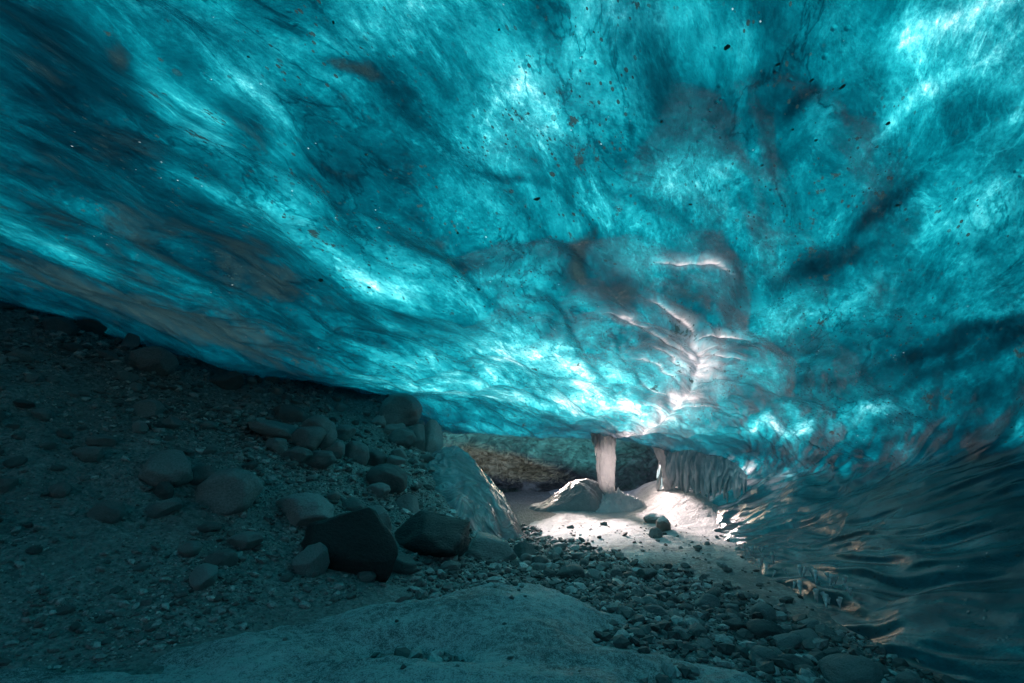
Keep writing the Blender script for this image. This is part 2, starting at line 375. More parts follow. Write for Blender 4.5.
# ------------------------------------------------------------------ node helpers
class NT:
    def __init__(self, name):
        self.mat = bpy.data.materials.new(name); self.mat.use_nodes = True
        self.t = self.mat.node_tree; self.t.nodes.clear()
        self.out = self.t.nodes.new('ShaderNodeOutputMaterial')
    def set(self, sock, v):
        if isinstance(v, bpy.types.NodeSocket): self.t.links.new(v, sock)
        elif v is not None: sock.default_value = v
    def node(self, typ, ins=None, **props):
        n = self.t.nodes.new(typ)
        for k, v in props.items(): setattr(n, k, v)
        for k, v in (ins or {}).items(): self.set(n.inputs[k], v)
        return n
    def math(self, op, a, b=None, clamp=False):
        n = self.node('ShaderNodeMath', operation=op, use_clamp=clamp)
        self.set(n.inputs[0], a)
        if b is not None: self.set(n.inputs[1], b)
        return n.outputs[0]
    def vmul(self, v, s):
        n = self.node('ShaderNodeVectorMath', operation='MULTIPLY'); self.set(n.inputs[0], v); self.set(n.inputs[1], s); return n.outputs[0]
    def vadd(self, v, s):
        n = self.node('ShaderNodeVectorMath', operation='ADD'); self.set(n.inputs[0], v); self.set(n.inputs[1], s); return n.outputs[0]
    def noise(self, vec, scale, detail=4, rough=.55, dist=0.0, out='Fac'):
        n = self.node('ShaderNodeTexNoise', {'Vector': vec, 'Scale': scale, 'Detail': detail, 'Roughness': rough, 'Distortion': dist})
        return n.outputs[out]
    def attr(self, name, out='Fac'):
        return self.node('ShaderNodeAttribute', attribute_name=name).outputs[out]
    def maprange(self, v, a, b, c=0.0, d=1.0):
        n = self.node('ShaderNodeMapRange'); n.clamp = True
        self.set(n.inputs['Value'], v); self.set(n.inputs['From Min'], a); self.set(n.inputs['From Max'], b); self.set(n.inputs['To Min'], c); self.set(n.inputs['To Max'], d)
        return n.outputs[0]
    def mix(self, fac, a, b, blend='MIX'):
        n = self.node('ShaderNodeMix', data_type='RGBA', blend_type=blend)
        self.set(n.inputs[0], fac); self.set(n.inputs[6], a); self.set(n.inputs[7], b); return n.outputs[2]
    def mixsh(self, fac, a, b):
        n = self.node('ShaderNodeMixShader'); self.set(n.inputs[0], fac); self.t.links.new(a, n.inputs[1]); self.t.links.new(b, n.inputs[2]); return n.outputs[0]
    def bump(self, h, strength=1.0, dist=.02, normal=None):
        n = self.node('ShaderNodeBump', {'Strength': strength, 'Distance': dist, 'Height': h})
        if normal is not None: self.t.links.new(normal, n.inputs['Normal'])
        return n.outputs[0]
    def surf(self, s): self.t.links.new(s, self.out.inputs['Surface'])

C4 = lambda r, g, b: (r, g, b, 1)

# ------------------------------------------------------------------ materials
def ice_material(name, vec_attr=True, base_depth=0.0, dirt_extra=0.0, frost=.13):
    """glacier ice: daylight that falls on its far side comes through, coloured by the depth of the ice (Beer-Lambert) and by silt in it"""
    n = NT(name)
    if vec_attr:
        V = n.attr('flow', 'Vector'); depth = n.attr('depth'); silt = n.attr('silt')
    else:
        V = n.node('ShaderNodeTexCoord').outputs['Object']; depth = base_depth; silt = dirt_extra
    warp = n.noise(n.vmul(V, (.9, .5, .9)), 1.0, 3, .5, 0, 'Color')
    W = n.vadd(V, n.vmul(n.vadd(warp, (-.5, -.5, -.5)), (.7, .7, .7)))
    n1 = n.noise(n.vmul(W, (1.15, .75, 1.15)), 1.0, 9, .62, .25)
    n2 = n.noise(n.vmul(W, (5.2, 2.4, 5.2)), 1.0, 8, .68, .35)
    n3 = n.noise(n.vmul(V, (34, 22, 34)), 1.0, 6, .82)
    n4 = n.noise(n.vmul(W, (3.4, 2.6, 3.4)), 1.0, 9, .70, .3)
    # depth of ice above, painted sheen included, in arbitrary absorption lengths
    T = n.math('ADD', depth, n.math('MULTIPLY', n.math('SUBTRACT', n1, .5), 10.0))
    T = n.math('ADD', T, n.math('MULTIPLY', n.math('SUBTRACT', n2, .5), 1.9))
    T = n.math('ADD', T, n.math('MULTIPLY', n.math('SUBTRACT', n4, .5), 5.0))
    T = n.math('ADD', T, n.math('MULTIPLY', n.math('SUBTRACT', n3, .5), n.maprange(n1, .62, .42, 3.0, 8.0)))
    # films of clear and cloudy ice with definite edges, dark healed cracks, bright hairlines painted for glints on the wall
    film1 = n.maprange(n.noise(n.vmul(W, (2.6, 1.5, 2.6)), 1.0, 8, .64, .3), .465, .535, -.62, .62)
    film2 = n.maprange(n.noise(n.vadd(n.vmul(W, (6.0, 2.6, 6.0)), (3.1, 7.7, 1.3)), 1.0, 8, .66, .2), .46, .54, -.5, .5)
    T = n.math('ADD', T, n.math('ADD', film1, film2))
    va = n.math('ABSOLUTE', n.math('SUBTRACT', n.noise(n.vadd(n.vmul(W, (2.2, .9, 2.2)), (9.2, 4.1, 3.3)), 1.0, 6, .6, .4), .5))
    vb_ = n.math('ABSOLUTE', n.math('SUBTRACT', n.noise(n.vadd(n.vmul(W, (4.2, 1.5, 4.2)), (19.2, 14.1, 6.3)), 1.0, 6, .6, .3), .5))
    vm = n.maprange(n.noise(n.vmul(V, (1.0, .6, 1.0)), 1.0, 3), .44, .58)
    T = n.math('ADD', T, n.math('MULTIPLY', n.math('MULTIPLY', n.maprange(va, 0, .016, 1, 0), vm), 2.4))
    T = n.math('SUBTRACT', T, n.math('MULTIPLY', n.math('MULTIPLY', n.maprange(vb_, 0, .018, 1, 0), n.math('SUBTRACT', 1.15, vm)), 1.1))
    T = n.math('MAXIMUM', T, .75)
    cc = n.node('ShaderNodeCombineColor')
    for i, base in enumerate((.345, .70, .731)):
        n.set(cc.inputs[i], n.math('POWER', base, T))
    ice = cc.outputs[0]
    # silt bands and grit
    sb = n.math('ADD', n.math('ADD', silt, n.math('MULTIPLY', n.math('SUBTRACT', n2, .5), 1.3)), n.math('MULTIPLY', n.math('SUBTRACT', n4, .5), 1.1))
    sfac = n.maprange(sb, .22, .78, 0, .95)
    vor = n.node('ShaderNodeTexVoronoi', {'Vector': n.vmul(V, (1, .8, 1)), 'Scale': 15.0, 'Randomness': 1.0})
    rnd = n.node('ShaderNodeSeparateColor', {'Color': vor.outputs['Color']})
    rad = n.math('MULTIPLY', n.maprange(rnd.outputs[0], .74, 1.0, 0, 1), .27)
    clump = n.maprange(n.noise(n.vmul(V, (1.3, .9, 1.3)), 1.0, 3), .50, .66)
    spk = n.math('MULTIPLY', n.math('LESS_THAN', n.math('ADD', vor.outputs['Distance'], n.math('MULTIPLY', n.math('SUBTRACT', n3, .5), .35)), rad), n.math('MAXIMUM', clump, .12))
    vor2 = n.node('ShaderNodeTexVoronoi', {'Vector': n.vmul(V, (1, .6, 1)), 'Scale': 46.0, 'Randomness': 1.0})
    rnd2 = n.node('ShaderNodeSeparateColor', {'Color': vor2.outputs['Color']})
    spk2 = n.math('MULTIPLY', n.math('LESS_THAN', vor2.outputs['Distance'], n.maprange(rnd2.outputs[1], .72, 1.0, 0, .40)), n.maprange(n.noise(n.vmul(V, (2.2, 1.2, 2.2)), 1.0, 4), .42, .58, 0, .9))
    dark = n.math('MAXIMUM', n.math('MAXIMUM', spk, spk2), sfac)
    vb = n.node('ShaderNodeTexVoronoi', {'Vector': V, 'Scale': 27.0, 'Randomness': 1.0})
    rb = n.node('ShaderNodeSeparateColor', {'Color': vb.outputs['Color']})
    glint_dots = n.math('MULTIPLY', n.math('LESS_THAN', vb.outputs['Distance'], n.maprange(rb.outputs[0], .86, 1.0, 0, .16)), n.maprange(n.noise(n.vmul(V, (.9, .6, .9)), 1.0, 3), .5, .56))  # pale dots paint the glints of droplets into the ice colour
    ice = n.mix(n.math('MULTIPLY', glint_dots, .28), ice, C4(.62, .85, .88))
    fl1 = n.noise(n.vmul(W, (10, 5, 10)), 1.0, 6, .72); fl2 = n.noise(n.vmul(V, (1.6, 1.1, 1.6)), 1.0, 4, .6)
    flake = n.maprange(n.math('ADD', fl1, n.math('MULTIPLY', n.math('SUBTRACT', fl2, .5), .55)), .665, .70, 0, .9)
    dark = n.math('MAXIMUM', dark, flake)
    painted_sheen = n.math('MULTIPLY', n.attr('painted_sheen') if vec_attr else 0.0, n.maprange(n2, .36, .6, .35, 1.0))
    ice = n.mix(painted_sheen, ice, C4(.90, .85, .86))  # painted reflections: pale tint over the ice colour
    trans_col = n.mix(dark, ice, C4(.010, .029, .033))
    front_col = n.mix(n.math('MAXIMUM', dark, .25), C4(.32, .54, .60), C4(.03, .05, .058))
    # relief: streaks, cells, drops
    vd = n.node('ShaderNodeTexVoronoi', {'Vector': V, 'Scale': 21.0, 'Randomness': 1.0})
    rd = n.node('ShaderNodeSeparateColor', {'Color': vd.outputs['Color']})
    drop = n.math('MULTIPLY', n.maprange(n.math('DIVIDE', vd.outputs['Distance'], .30), 1, 0), n.maprange(rd.outputs[2], .86, .9))
    drop = n.math('MULTIPLY', drop, n.maprange(n.noise(n.vmul(V, (1.1, .7, 1.1)), 1.0, 2), .5, .58))
    h = n.math('ADD', n.math('MULTIPLY', n2, .55), n.math('MULTIPLY', n4, .8))
    h = n.math('ADD', h, n.math('MULTIPLY', n3, .07))
    h = n.math('ADD', h, n.math('MULTIPLY', drop, .55))
    n5 = n.noise(n.vmul(W, (15, 6.5, 15)), 1.0, 6, .7)
    h = n.math('ADD', h, n.math('MULTIPLY', n5, .30))
    nb = n.bump(h, n.maprange(n.attr('wall'), 0, 1, .34, .26), .055)
    nsoft = n.bump(h, .7, .034)
    tr = n.node('ShaderNodeBsdfTranslucent', {'Color': trans_col, 'Normal': nsoft}).outputs[0]
    df = n.node('ShaderNodeBsdfDiffuse', {'Color': front_col, 'Normal': nb}).outputs[0]
    rough = n.math('ADD', n.maprange(n4, .35, .65, .03, .11), n.math('MULTIPLY', n.attr('wall'), .10))
    gl = n.node('ShaderNodeBsdfGlossy', {'Color': C4(1, 1, 1), 'Roughness': rough, 'Normal': nb}).outputs[0]
    fr = n.node('ShaderNodeFresnel', {'IOR': 1.5, 'Normal': nb}).outputs[0]
    body = n.mixsh(frost, tr, df)
    n.surf(n.mixsh(fr, body, gl))
    return n.mat

def gravel_material():
    n = NT('moraine_gravel')
    P = n.node('ShaderNodeNewGeometry').outputs['Position']
    a = n.noise(P, 1.3, 5); b = n.noise(P, 22, 5, .65); c = n.noise(P, 90, 3, .6)
    colr = n.mix(n.maprange(b, .3, .7), C4(.09, .092, .092), C4(.42, .42, .41))
    colr = n.mix(n.maprange(a, .35, .65, 0, .55), colr, C4(.18, .18, .176))
    vor = n.node('ShaderNodeTexVoronoi', {'Vector': P, 'Scale': 42.0})
    h = n.math('ADD', n.math('MULTIPLY', vor.outputs['Distance'], -.8), n.math('MULTIPLY', b, 1.2))
    nb = n.bump(n.math('ADD', h, n.math('MULTIPLY', c, .3)), 1.0, .03)
    bs = n.node('ShaderNodeBsdfPrincipled', {'Base Color': colr, 'Roughness': .75, 'Normal': nb, 'Specular IOR Level': .35})
    n.surf(bs.outputs[0]); return n.mat

def sand_material():
    n = NT('frosted_black_sand')
    P = n.node('ShaderNodeNewGeometry').outputs['Position']
    a = n.noise(P, 1.6, 5, .6, .5); g = n.noise(P, 125, 4, .8); m = n.noise(P, 24, 5, .7)
    frost = n.math('ADD', n.math('MULTIPLY', g, 1.0), n.math('MULTIPLY', a, .5))
    frost = n.math('ADD', frost, n.math('MULTIPLY', m, .55))
    colr = n.mix(n.maprange(frost, .90, 1.12), C4(.07, .07, .072), C4(.44, .45, .455))
    nb = n.bump(n.math('ADD', n.math('MULTIPLY', g, .3), m), .9, .012)
    bs = n.node('ShaderNodeBsdfPrincipled', {'Base Color': colr, 'Roughness': .7, 'Normal': nb})
    n.surf(bs.outputs[0]); return n.mat

def snow_material():
    n = NT('trodden_snow')
    P = n.node('ShaderNodeNewGeometry').outputs['Position']
    a = n.noise(P, 2.6, 6, .65, .4); m = n.noise(P, 30, 5, .65); g = n.noise(P, 140, 3, .6)
    yy = n.node('ShaderNodeSeparateXYZ', {0: P}).outputs[1]
    dirt = n.maprange(n.math('ADD', n.math('ADD', n.math('MULTIPLY', a, 1.0), n.math('MULTIPLY', m, .8)), n.maprange(yy, 7.2, 5.0, 0, .30)), .92, 1.2, 0, .8)
    colr = n.mix(dirt, C4(.66, .64, .635), C4(.17, .155, .15))
    nb = n.bump(n.math('ADD', n.math('ADD', m, n.math('MULTIPLY', a, 2.0)), n.math('MULTIPLY', g, .35)), 1.0, .06)
    bs = n.node('ShaderNodeBsdfPrincipled', {'Base Color': colr, 'Roughness': .6, 'Normal': nb})
    n.surf(bs.outputs[0]); return n.mat

def stone_material(name, lo, hi, rough=.6, frostcol=None):
    n = NT(name)
    P = n.node('ShaderNodeTexCoord').outputs['Object']
    r = n.node('ShaderNodeObjectInfo').outputs['Random']
    P = n.vadd(P, n.node('ShaderNodeCombineXYZ', {0: n.math('MULTIPLY', r, 37.0), 1: n.math('MULTIPLY', r, 91.0), 2: 0.0}).outputs[0])
    a = n.noise(P, 2.3, 6, .62, .3); b = n.noise(P, 15, 5, .7); c = n.noise(P, 55, 3, .6)
    colr = n.mix(n.maprange(n.math('ADD', n.math('MULTIPLY', a, .7), n.math('MULTIPLY', r, .9)), .3, 1.1), C4(*lo), C4(*hi))
    colr = n.mix(n.maprange(b, .42, .72, 0, .6), colr, C4(lo[0] * .5, lo[1] * .5, lo[2] * .5))
    colr = n.mix(n.maprange(c, .62, .75, 0, .5), colr, C4(hi[0] * 1.6, hi[1] * 1.6, hi[2] * 1.6))
    if frostcol:
        z = n.node('ShaderNodeSeparateXYZ', {0: n.node('ShaderNodeNewGeometry').outputs['Normal']}).outputs[2]
        colr = n.mix(n.maprange(n.math('ADD', z, n.math('MULTIPLY', a, .6)), .75, 1.1), colr, C4(*frostcol))
    nb = n.bump(n.math('ADD', n.math('MULTIPLY', b, 1.0), n.math('ADD', n.math('MULTIPLY', a, 1.5), n.math('MULTIPLY', c, .25))), .8, .03)
    bs = n.node('ShaderNodeBsdfPrincipled', {'Base Color': colr, 'Roughness': n.maprange(a, .3, .7, rough - .15, rough + .15), 'Normal': nb, 'Specular IOR Level': .45})
    n.surf(bs.outputs[0]); return n.mat

def gravel_bits_material():
    n = NT('loose_gravel_stone')
    r = n.attr('tone'); P = n.node('ShaderNodeNewGeometry').outputs['Position']
    b = n.noise(P, 60, 4, .65)
    colr = n.mix(r, C4(.08, .082, .082), C4(.56, .56, .55))
    colr = n.mix(n.maprange(b, .4, .7, 0, .6), colr, C4(.04, .04, .04))
    bs = n.node('ShaderNodeBsdfPrincipled', {'Base Color': colr, 'Roughness': .65, 'Normal': n.bump(b, .6, .01)})
    n.surf(bs.outputs[0]); return n.mat

def white_ice_material(name, colr, transl=.35, rough=.35, bumpd=.02, scale=9, rim=None):
    n = NT(name)
    P = n.node('ShaderNodeTexCoord').outputs['Object']
    a = n.noise(n.vmul(P, (1, 1, .35)), scale, 6, .6, .4); b = n.noise(P, scale * 5, 4, .6)
    cr = n.mix(n.maprange(a, .35, .7, 0, .5), C4(*colr), C4(colr[0] * .6, colr[1] * .62, colr[2] * .65))
    if rim: cr = n.mix(n.attr('rim'), cr, C4(*rim))
    nb = n.bump(n.math('ADD', a, n.math('MULTIPLY', b, .35)), 1.0, bumpd)
    df = n.node('ShaderNodeBsdfDiffuse', {'Color': cr, 'Normal': nb}).outputs[0]
    tr = n.node('ShaderNodeBsdfTranslucent', {'Color': cr, 'Normal': nb}).outputs[0]
    gl = n.node('ShaderNodeBsdfGlossy', {'Color': C4(1, 1, 1), 'Roughness': rough, 'Normal': nb}).outputs[0]
    fr = n.node('ShaderNodeFresnel', {'IOR': 1.33, 'Normal': nb}).outputs[0]
    n.surf(n.mixsh(fr, n.mixsh(transl, df, tr), gl)); return n.mat

def glassy_mound_material():
    n = NT('glassy_meltwater_ice')
    P = n.node('ShaderNodeTexCoord').outputs['Object']
    W = n.vadd(P, n.vmul(n.noise(P, 1.4, 2, .5, 0, 'Color'), (1.1, 1.1, 1.1)))
    a = n.noise(n.vmul(W, (1.2, 3.2, 2.4)), 1.0, 5, .55, 1.6); b = n.noise(W, 7, 5, .6, .8)
    cr = n.mix(n.maprange(b, .35, .65), C4(.05, .075, .085), C4(.22, .27, .30))
    cr = n.mix(n.maprange(a, .52, .66, 0, .6), cr, C4(.60, .64, .67))
    nb = n.bump(n.math('ADD', n.math('MULTIPLY', a, 2.6), n.math('MULTIPLY', b, .12)), .7, .12)
    bs = n.node('ShaderNodeBsdfPrincipled', {'Base Color': cr, 'Roughness': .10, 'Normal': nb, 'IOR': 1.75, 'Specular IOR Level': .6, 'Coat Weight': 1.0, 'Coat Roughness': .04})
    tr = n.node('ShaderNodeBsdfTranslucent', {'Color': n.mix(a, C4(.30, .52, .56), C4(.75, .82, .84)), 'Normal': nb}).outputs[0]
    n.surf(n.mixsh(.35, bs.outputs[0], tr)); return n.mat

def rock_wall_material():
    n = NT('icy_chamber_rock')
    P = n.node('ShaderNodeTexCoord').outputs['Object']
    W = n.vadd(P, n.vmul(n.noise(P, 1.1, 3, .5, 0, 'Color'), (.8, .8, .8)))
    a = n.noise(n.vmul(W, (1, 1, 1.8)), 1.3, 6, .62, .5); b = n.noise(n.vmul(W, (1, 1, 2.2)), 6, 6, .68, .8); c = n.noise(P, 30, 4, .65)
    ochre = n.attr('ochre')
    cr = n.mix(n.maprange(b, .35, .65), C4(.04, .045, .048), C4(.17, .17, .17))
    cr = n.mix(n.maprange(a, .52, .64, 0, .75), cr, C4(.42, .42, .42))
    oc = n.mix(n.maprange(b, .38, .62), C4(.30, .21, .11), C4(.95, .80, .52))
    cr = n.mix(n.maprange(n.math('ADD', ochre, n.math('MULTIPLY', n.math('SUBTRACT', b, .5), 1.2)), .3, .7), cr, oc)
    nb = n.bump(n.math('ADD', n.math('MULTIPLY', b, 1.5), n.math('ADD', a, n.math('MULTIPLY', c, .3))), 1.0, .07)
    bs = n.node('ShaderNodeBsdfPrincipled', {'Base Color': cr, 'Roughness': .30, 'Normal': nb, 'Specular IOR Level': .6})
    tr = n.node('ShaderNodeBsdfTranslucent', {'Color': n.mix(n.maprange(b, .35, .65), C4(.003, .02, .025), C4(.015, .09, .10)), 'Normal': nb}).outputs[0]
    n.surf(n.mixsh(n.math('MULTIPLY', n.attr('icy'), n.maprange(a, .35, .6, .25, .8)), bs.outputs[0], tr)); return n.mat

M_ICE = ice_material('glacier_ice')
M_GRAVEL = gravel_material(); M_SAND = sand_material(); M_SNOW = snow_material()
M_STONE = stone_material('grey_moraine_stone', (.085, .092, .095), (.285, .30, .30))
M_PALE = stone_material('pale_moraine_stone', (.14, .15, .152), (.335, .35, .35))
M_BLACK = stone_material('wet_basalt', (.016, .017, .018), (.06, .06, .062), .42)
M_FROSTED = stone_material('snow_dusted_stone', (.09, .08, .075), (.22, .19, .17), .6, (.75, .72, .72))
M_BITS = gravel_bits_material()
M_PILLAR = white_ice_material('milky_pillar_ice', (.97, .95, .95), .65, .15, .04, 7)
M_ICICLE = white_ice_material('clear_icicle_ice', (.80, .80, .82), .5, .12, .01, 14)
M_CURTAIN = white_ice_material('fluted_curtain_ice', (.34, .50, .54), .65, .05, .04, 6, (.93, .90, .90))
M_MOUND = glassy_mound_material(); M_ROCKWALL = rock_wall_material()
M_SNOWPILE = white_ice_material('crusted_snow', (.78, .73, .72), .05, .5, .05, 10)
M_SLAB = white_ice_material('silty_grey_ice', (.34, .31, .31), .10, .35, .03, 8)

# ------------------------------------------------------------------ ice vault
rows = np.concatenate([np.linspace(0, 4, 90, endpoint=False), np.linspace(4, 10, 640)])
cols = np.concatenate([np.linspace(0, 1, 30, endpoint=False), np.linspace(1, 9.3, 600), np.linspace(9.35, 10, 10)])
B, N, fa, fb = vault(rows, cols)
x, y = B[..., 0], B[..., 1]
wallm = sstep(5.8, 6.8, cols)[None, :] * np.ones_like(x)

d = np.zeros_like(x)
wx = .35 * fbm(fa * .5, fb * .25, 1.0, 2)
wu = fa + .30 * fbm(fa * .9, fb * .6, 101.0, 3); wv = fb + .40 * fbm(fa * .9, fb * .6, 111.0, 3)
d += .11 * fbm((fa + wx) * .5, fb * .3, 2.0, 3)
# scallops: cupped hollows with sharp rims, large ones with smaller ones inside
big_cup = worley(wu / .62, wv / 1.05, 3) ** 2
mid_cup = worley(wu / .27 + 5.3, wv / .46, 17) ** 2
patchy = sstep(-.25, .45, fbm(fa * .7, fb * .4, 121.0, 2))
rightward = sstep(4.2, 5.6, cols)[None, :]
cups = (.14 - .09 * rightward) * (big_cup - .25) + .060 * (mid_cup - .25) * patchy + .020 * (worley(wu / .12 + 1.7, wv / .2, 41) ** 2 - .25) * patchy
d += cups
f1 = fbm((fa + wx) * 1.2, fb * .62, 6.0, 3)
d += .03 * (.5 - np.abs(f1))
d += .006 * fbm(fa * 6.5, fb * 3.4, 4.0, 3)
# the foot of the ice wall is rougher, with long flow ribs
wx = wx + .12 * fbm(fa * 1.1, fb * .8, 141.0, 3)
f2 = fbm((fa + wx) * 3.0, fb * .34, 13.0, 3)
w1 = fbm((fa + wx) * 1.05, fb * .50, 21.0, 3); w2 = fbm((fa + wx) * 3.6, fb * .45, 25.0, 3)
f3 = fbm((fa + wx) * 8.0, fb * .7, 37.0, 3)
d += wallm * (.065 * (.4 - np.abs(f2)) + .014 * (.4 - np.abs(f3)) + .11 * np.abs(w1) + .07 * (.45 - np.abs(fbm((fa + wx) * 1.7, fb * .62, 29.0, 3))) + .036 * (.4 - np.abs(w2)) + .004 * fbm(fa * 9, fb * 2.2, 33.0, 3))
# melt seam with fish-bone cusps
xr = x + .07 * fbm(x * 2.2, y * 2.2, 81.0, 3); yr = y + .12 * fbm(x * 2.2, y * 2.2, 91.0, 3)
def ridge(pts, h, w, taper=True):
    P = np.array(pts)
    best = np.full(x.shape, 9.0); tt = np.zeros(x.shape)
    L = np.concatenate([[0], np.cumsum(np.hypot(*np.diff(P, axis=0).T))]); tot = L[-1]
    for i in range(len(P) - 1):
        dx, dy = P[i + 1] - P[i]; l2 = dx * dx + dy * dy
        t = np.clip(((xr - P[i, 0]) * dx + (yr - P[i, 1]) * dy) / l2, 0, 1)
        q = np.hypot(xr - P[i, 0] - t * dx, yr - P[i, 1] - t * dy)
        m = q < best; best = np.where(m, q, best); tt = np.where(m, (L[i] + t * math.sqrt(l2)) / tot, tt)
    f = np.sin(np.clip(tt, .03, .97) * math.pi) ** .6 if taper else 1.0
    return h * f * np.exp(-(best / w) ** 1.3) - .45 * h * f * np.exp(-((best - 2.6 * w) / (1.6 * w)) ** 2)
SEAM = [(1.59, 4.2), (1.78, 4.51), (1.92, 4.87), (2.06, 5.4), (2.14, 5.95), (2.16, 6.56), (2.15, 7.36), (2.12, 8.27), (2.0, 9.4)]
RIBS = [[(1.09, 3.36), (1.17, 3.31), (1.28, 3.25), (1.39, 3.25), (1.53, 3.34)], [(1.13, 3.93), (1.25, 3.91), (1.39, 3.98), (1.59, 4.18)],
        [(1.25, 4.42), (1.46, 4.56), (1.68, 4.76), (1.89, 4.87)], [(1.28, 5.11), (1.42, 5.11), (1.68, 5.4), (2.03, 5.74)],
        [(1.65, 4.31), (1.78, 4.16), (1.95, 4.11), (2.14, 4.22)], [(.89, 4.25), (1.09, 4.29), (1.28, 4.4)], [(2.08, 6.48), (2.32, 6.34), (2.62, 6.12)],
        [(1.71, 7.18), (1.99, 7.31), (2.2, 7.28)], [(1.75, 8.09), (2.0, 8.17), (2.24, 8.29)], [(1.46, 4.83), (1.65, 5.04), (1.95, 5.3)],
        [(1.52, 5.67), (1.74, 5.88), (2.08, 6.19)], [(1.83, 4.6), (2.03, 4.6), (2.27, 4.62)], [(1.71, 6.48), (1.97, 6.72), (2.16, 6.75)]]
ceil = 1 - wallm
crest = np.zeros_like(x); painted_sheen = np.zeros_like(x)
d += ceil * ridge(SEAM, .055, .09, False) * sstep(3.9, 4.6, y)
crest = .8 * np.clip(ridge(SEAM, 1.0, .03, False), 0, 1) * sstep(4.0, 4.8, y) * np.clip(.5 + fbm(x * 2, y * 2, 3.0, 3), 0, 1)
painted_sheen = (.22 * np.clip(ridge(SEAM, 1.0, .03, False), 0, 1) + (.25 + .6 * np.abs(fbm(fb * 5.5 + .8 * fa, fa * 1.5, 8.0, 2))) * np.clip(ridge(SEAM, 1.0, .19, False), 0, 1) + .25 * np.clip(ridge(SEAM, 1.0, .30, False), 0, 1)) * sstep(4.0, 4.9, y) * np.clip(.75 + .8 * fbm(fa * 4, fb * 2, 3.0, 3), .1, 1)  # pale tint paints light reflected along the seam and its ribs
for i, rb in enumerate(RIBS):
    d += ceil * ridge(rb, (.020, .022, .03, .016, .024)[i % 5], (.020, .034, .026)[i % 3])
    crest = np.maximum(crest, np.clip(ridge(rb, 1.0, .06), 0, 1)); painted_sheen = np.maximum(painted_sheen, .42 * np.clip(ridge(rb, 1.0, .012), 0, 1) + .10 * np.clip(ridge(rb, 1.0, .09), 0, 1))
d *= sstep(10.75, 10.0, y) * .85 + .15
Vt = B + N * d[..., None]
# depth of ice above every point, painted sheen included, and the silt frozen into it
wa = fa + .22 * fbm(fa * 1.1, fb * .7, 31.0, 3); wb = fb + .30 * fbm(fa * 1.1, fb * .7, 41.0, 3)
depth = 7.25 - 1.2 * sstep(1.1, -1.5, y) + sstep(-.4, -3.4, x) * 1.35 + 1.6 * fbm(fa * .5, fb * .4, 51.0, 3) + wallm * -2.6  # ice out of view behind the camera thinned to add fill light
depth -= .9 * sstep(.5, 1.6, x) * sstep(3.4, 2.0, y) * (1 - wallm)
silt = -.12 + sstep(-.4, -3.4, x) * .20 + .16 * fbm(fa * .8, fb * .3, 61.0, 3) + wallm * -.06
mod = .75 + .5 * fbm(fa * 2.0, fb * .8, 71.0, 3)
for (a0, b0, ux, uy, vx, vy, dT, dS) in DEPTH_SHEEN_SPOTS:
    det = ux * vy - uy * vx
    p, q = wa - a0, wb - b0
    s = (p * vy - q * vx) / det; t = (q * ux - p * uy) / det
    g = np.exp(-np.minimum((s * s + t * t) * .9, 30)) * np.clip(mod, .2, 1.6)
    depth += (3.3 if dT > 0 else 3.1) * dT * g; silt += dS * .85 * g
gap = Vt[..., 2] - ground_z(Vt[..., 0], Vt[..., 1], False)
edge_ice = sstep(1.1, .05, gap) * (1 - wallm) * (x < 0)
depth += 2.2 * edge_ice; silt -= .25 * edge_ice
painted_sheen = np.maximum(painted_sheen, .75 * wallm * sstep(6.2, 8.6, y) * sstep(.05, .45, fbm(fa * 5.5, fb * 1.1, 131.0, 4)) * sstep(-1.3, -.9, Vt[..., 2]))  # pale streaks paint pink light onto the wall near the chamber
depth = np.maximum(depth - .7 * crest + 13.0 * cups * (1 - .6 * wallm) + 2.3 * sstep(4.6, 6.6, cols)[None, :], .4)  # lower depth on the crests paints highlight lines along the melt ridges
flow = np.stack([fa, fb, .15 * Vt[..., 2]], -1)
# vertex normals of the whole vault, shared by ceiling and wall so that no seam shows
nn = np.cross(np.gradient(Vt, axis=1), np.gradient(Vt, axis=0)); nn = -nn / (np.linalg.norm(nn, axis=2)[..., None] + 1e-9)
nc = len(cols); split = int(np.argmin(np.abs(cols - 6.25)))
def vault_part(name, c0, c1):
    sl = (slice(None), slice(c0, c1 + 1))
    r, c = x.shape[0], c1 + 1 - c0
    F = grid_faces(r, c)
    p = Vt[sl].reshape(-1, 3)
    f = F[0]; fn = np.cross(p[f[1]] - p[f[0]], p[f[3]] - p[f[0]])
    if np.dot(fn, nn[sl].reshape(-1, 3)[f[0]]) < 0: F = F[:, ::-1]
    m = mesh_np(name, p, F, True, nn[sl].reshape(-1, 3), {'flow': flow[sl].reshape(-1, 3), 'depth': depth[sl].ravel(), 'silt': silt[sl].ravel(), 'painted_sheen': painted_sheen[sl].ravel(), 'wall': wallm[sl].ravel()})
    return link(name, m, M_ICE)
tag(vault_part('ice_ceiling', 0, split), 'low blue glacier ice ceiling with scalloped melt marks', kind='structure')
tag(vault_part('ice_wall', split, nc - 1), 'dark silty glacier ice wall sloping down to the gully', kind='structure')

def on_vault(px, py, side='ceiling'):
    """nearest vault point to plan position (px, py) on the ceiling"""
    c = split if side == 'ceiling' else nc - 1
    D = (x[:, :c] - px) ** 2 + (y[:, :c] - py) ** 2
    k = np.unravel_index(np.argmin(D), D.shape)
    return Vt[k], nn[k]
def near_vault(p):
    D = ((Vt - np.asarray(p)) ** 2).sum(-1); k = np.unravel_index(np.argmin(D), D.shape)
    return Vt[k], nn[k]

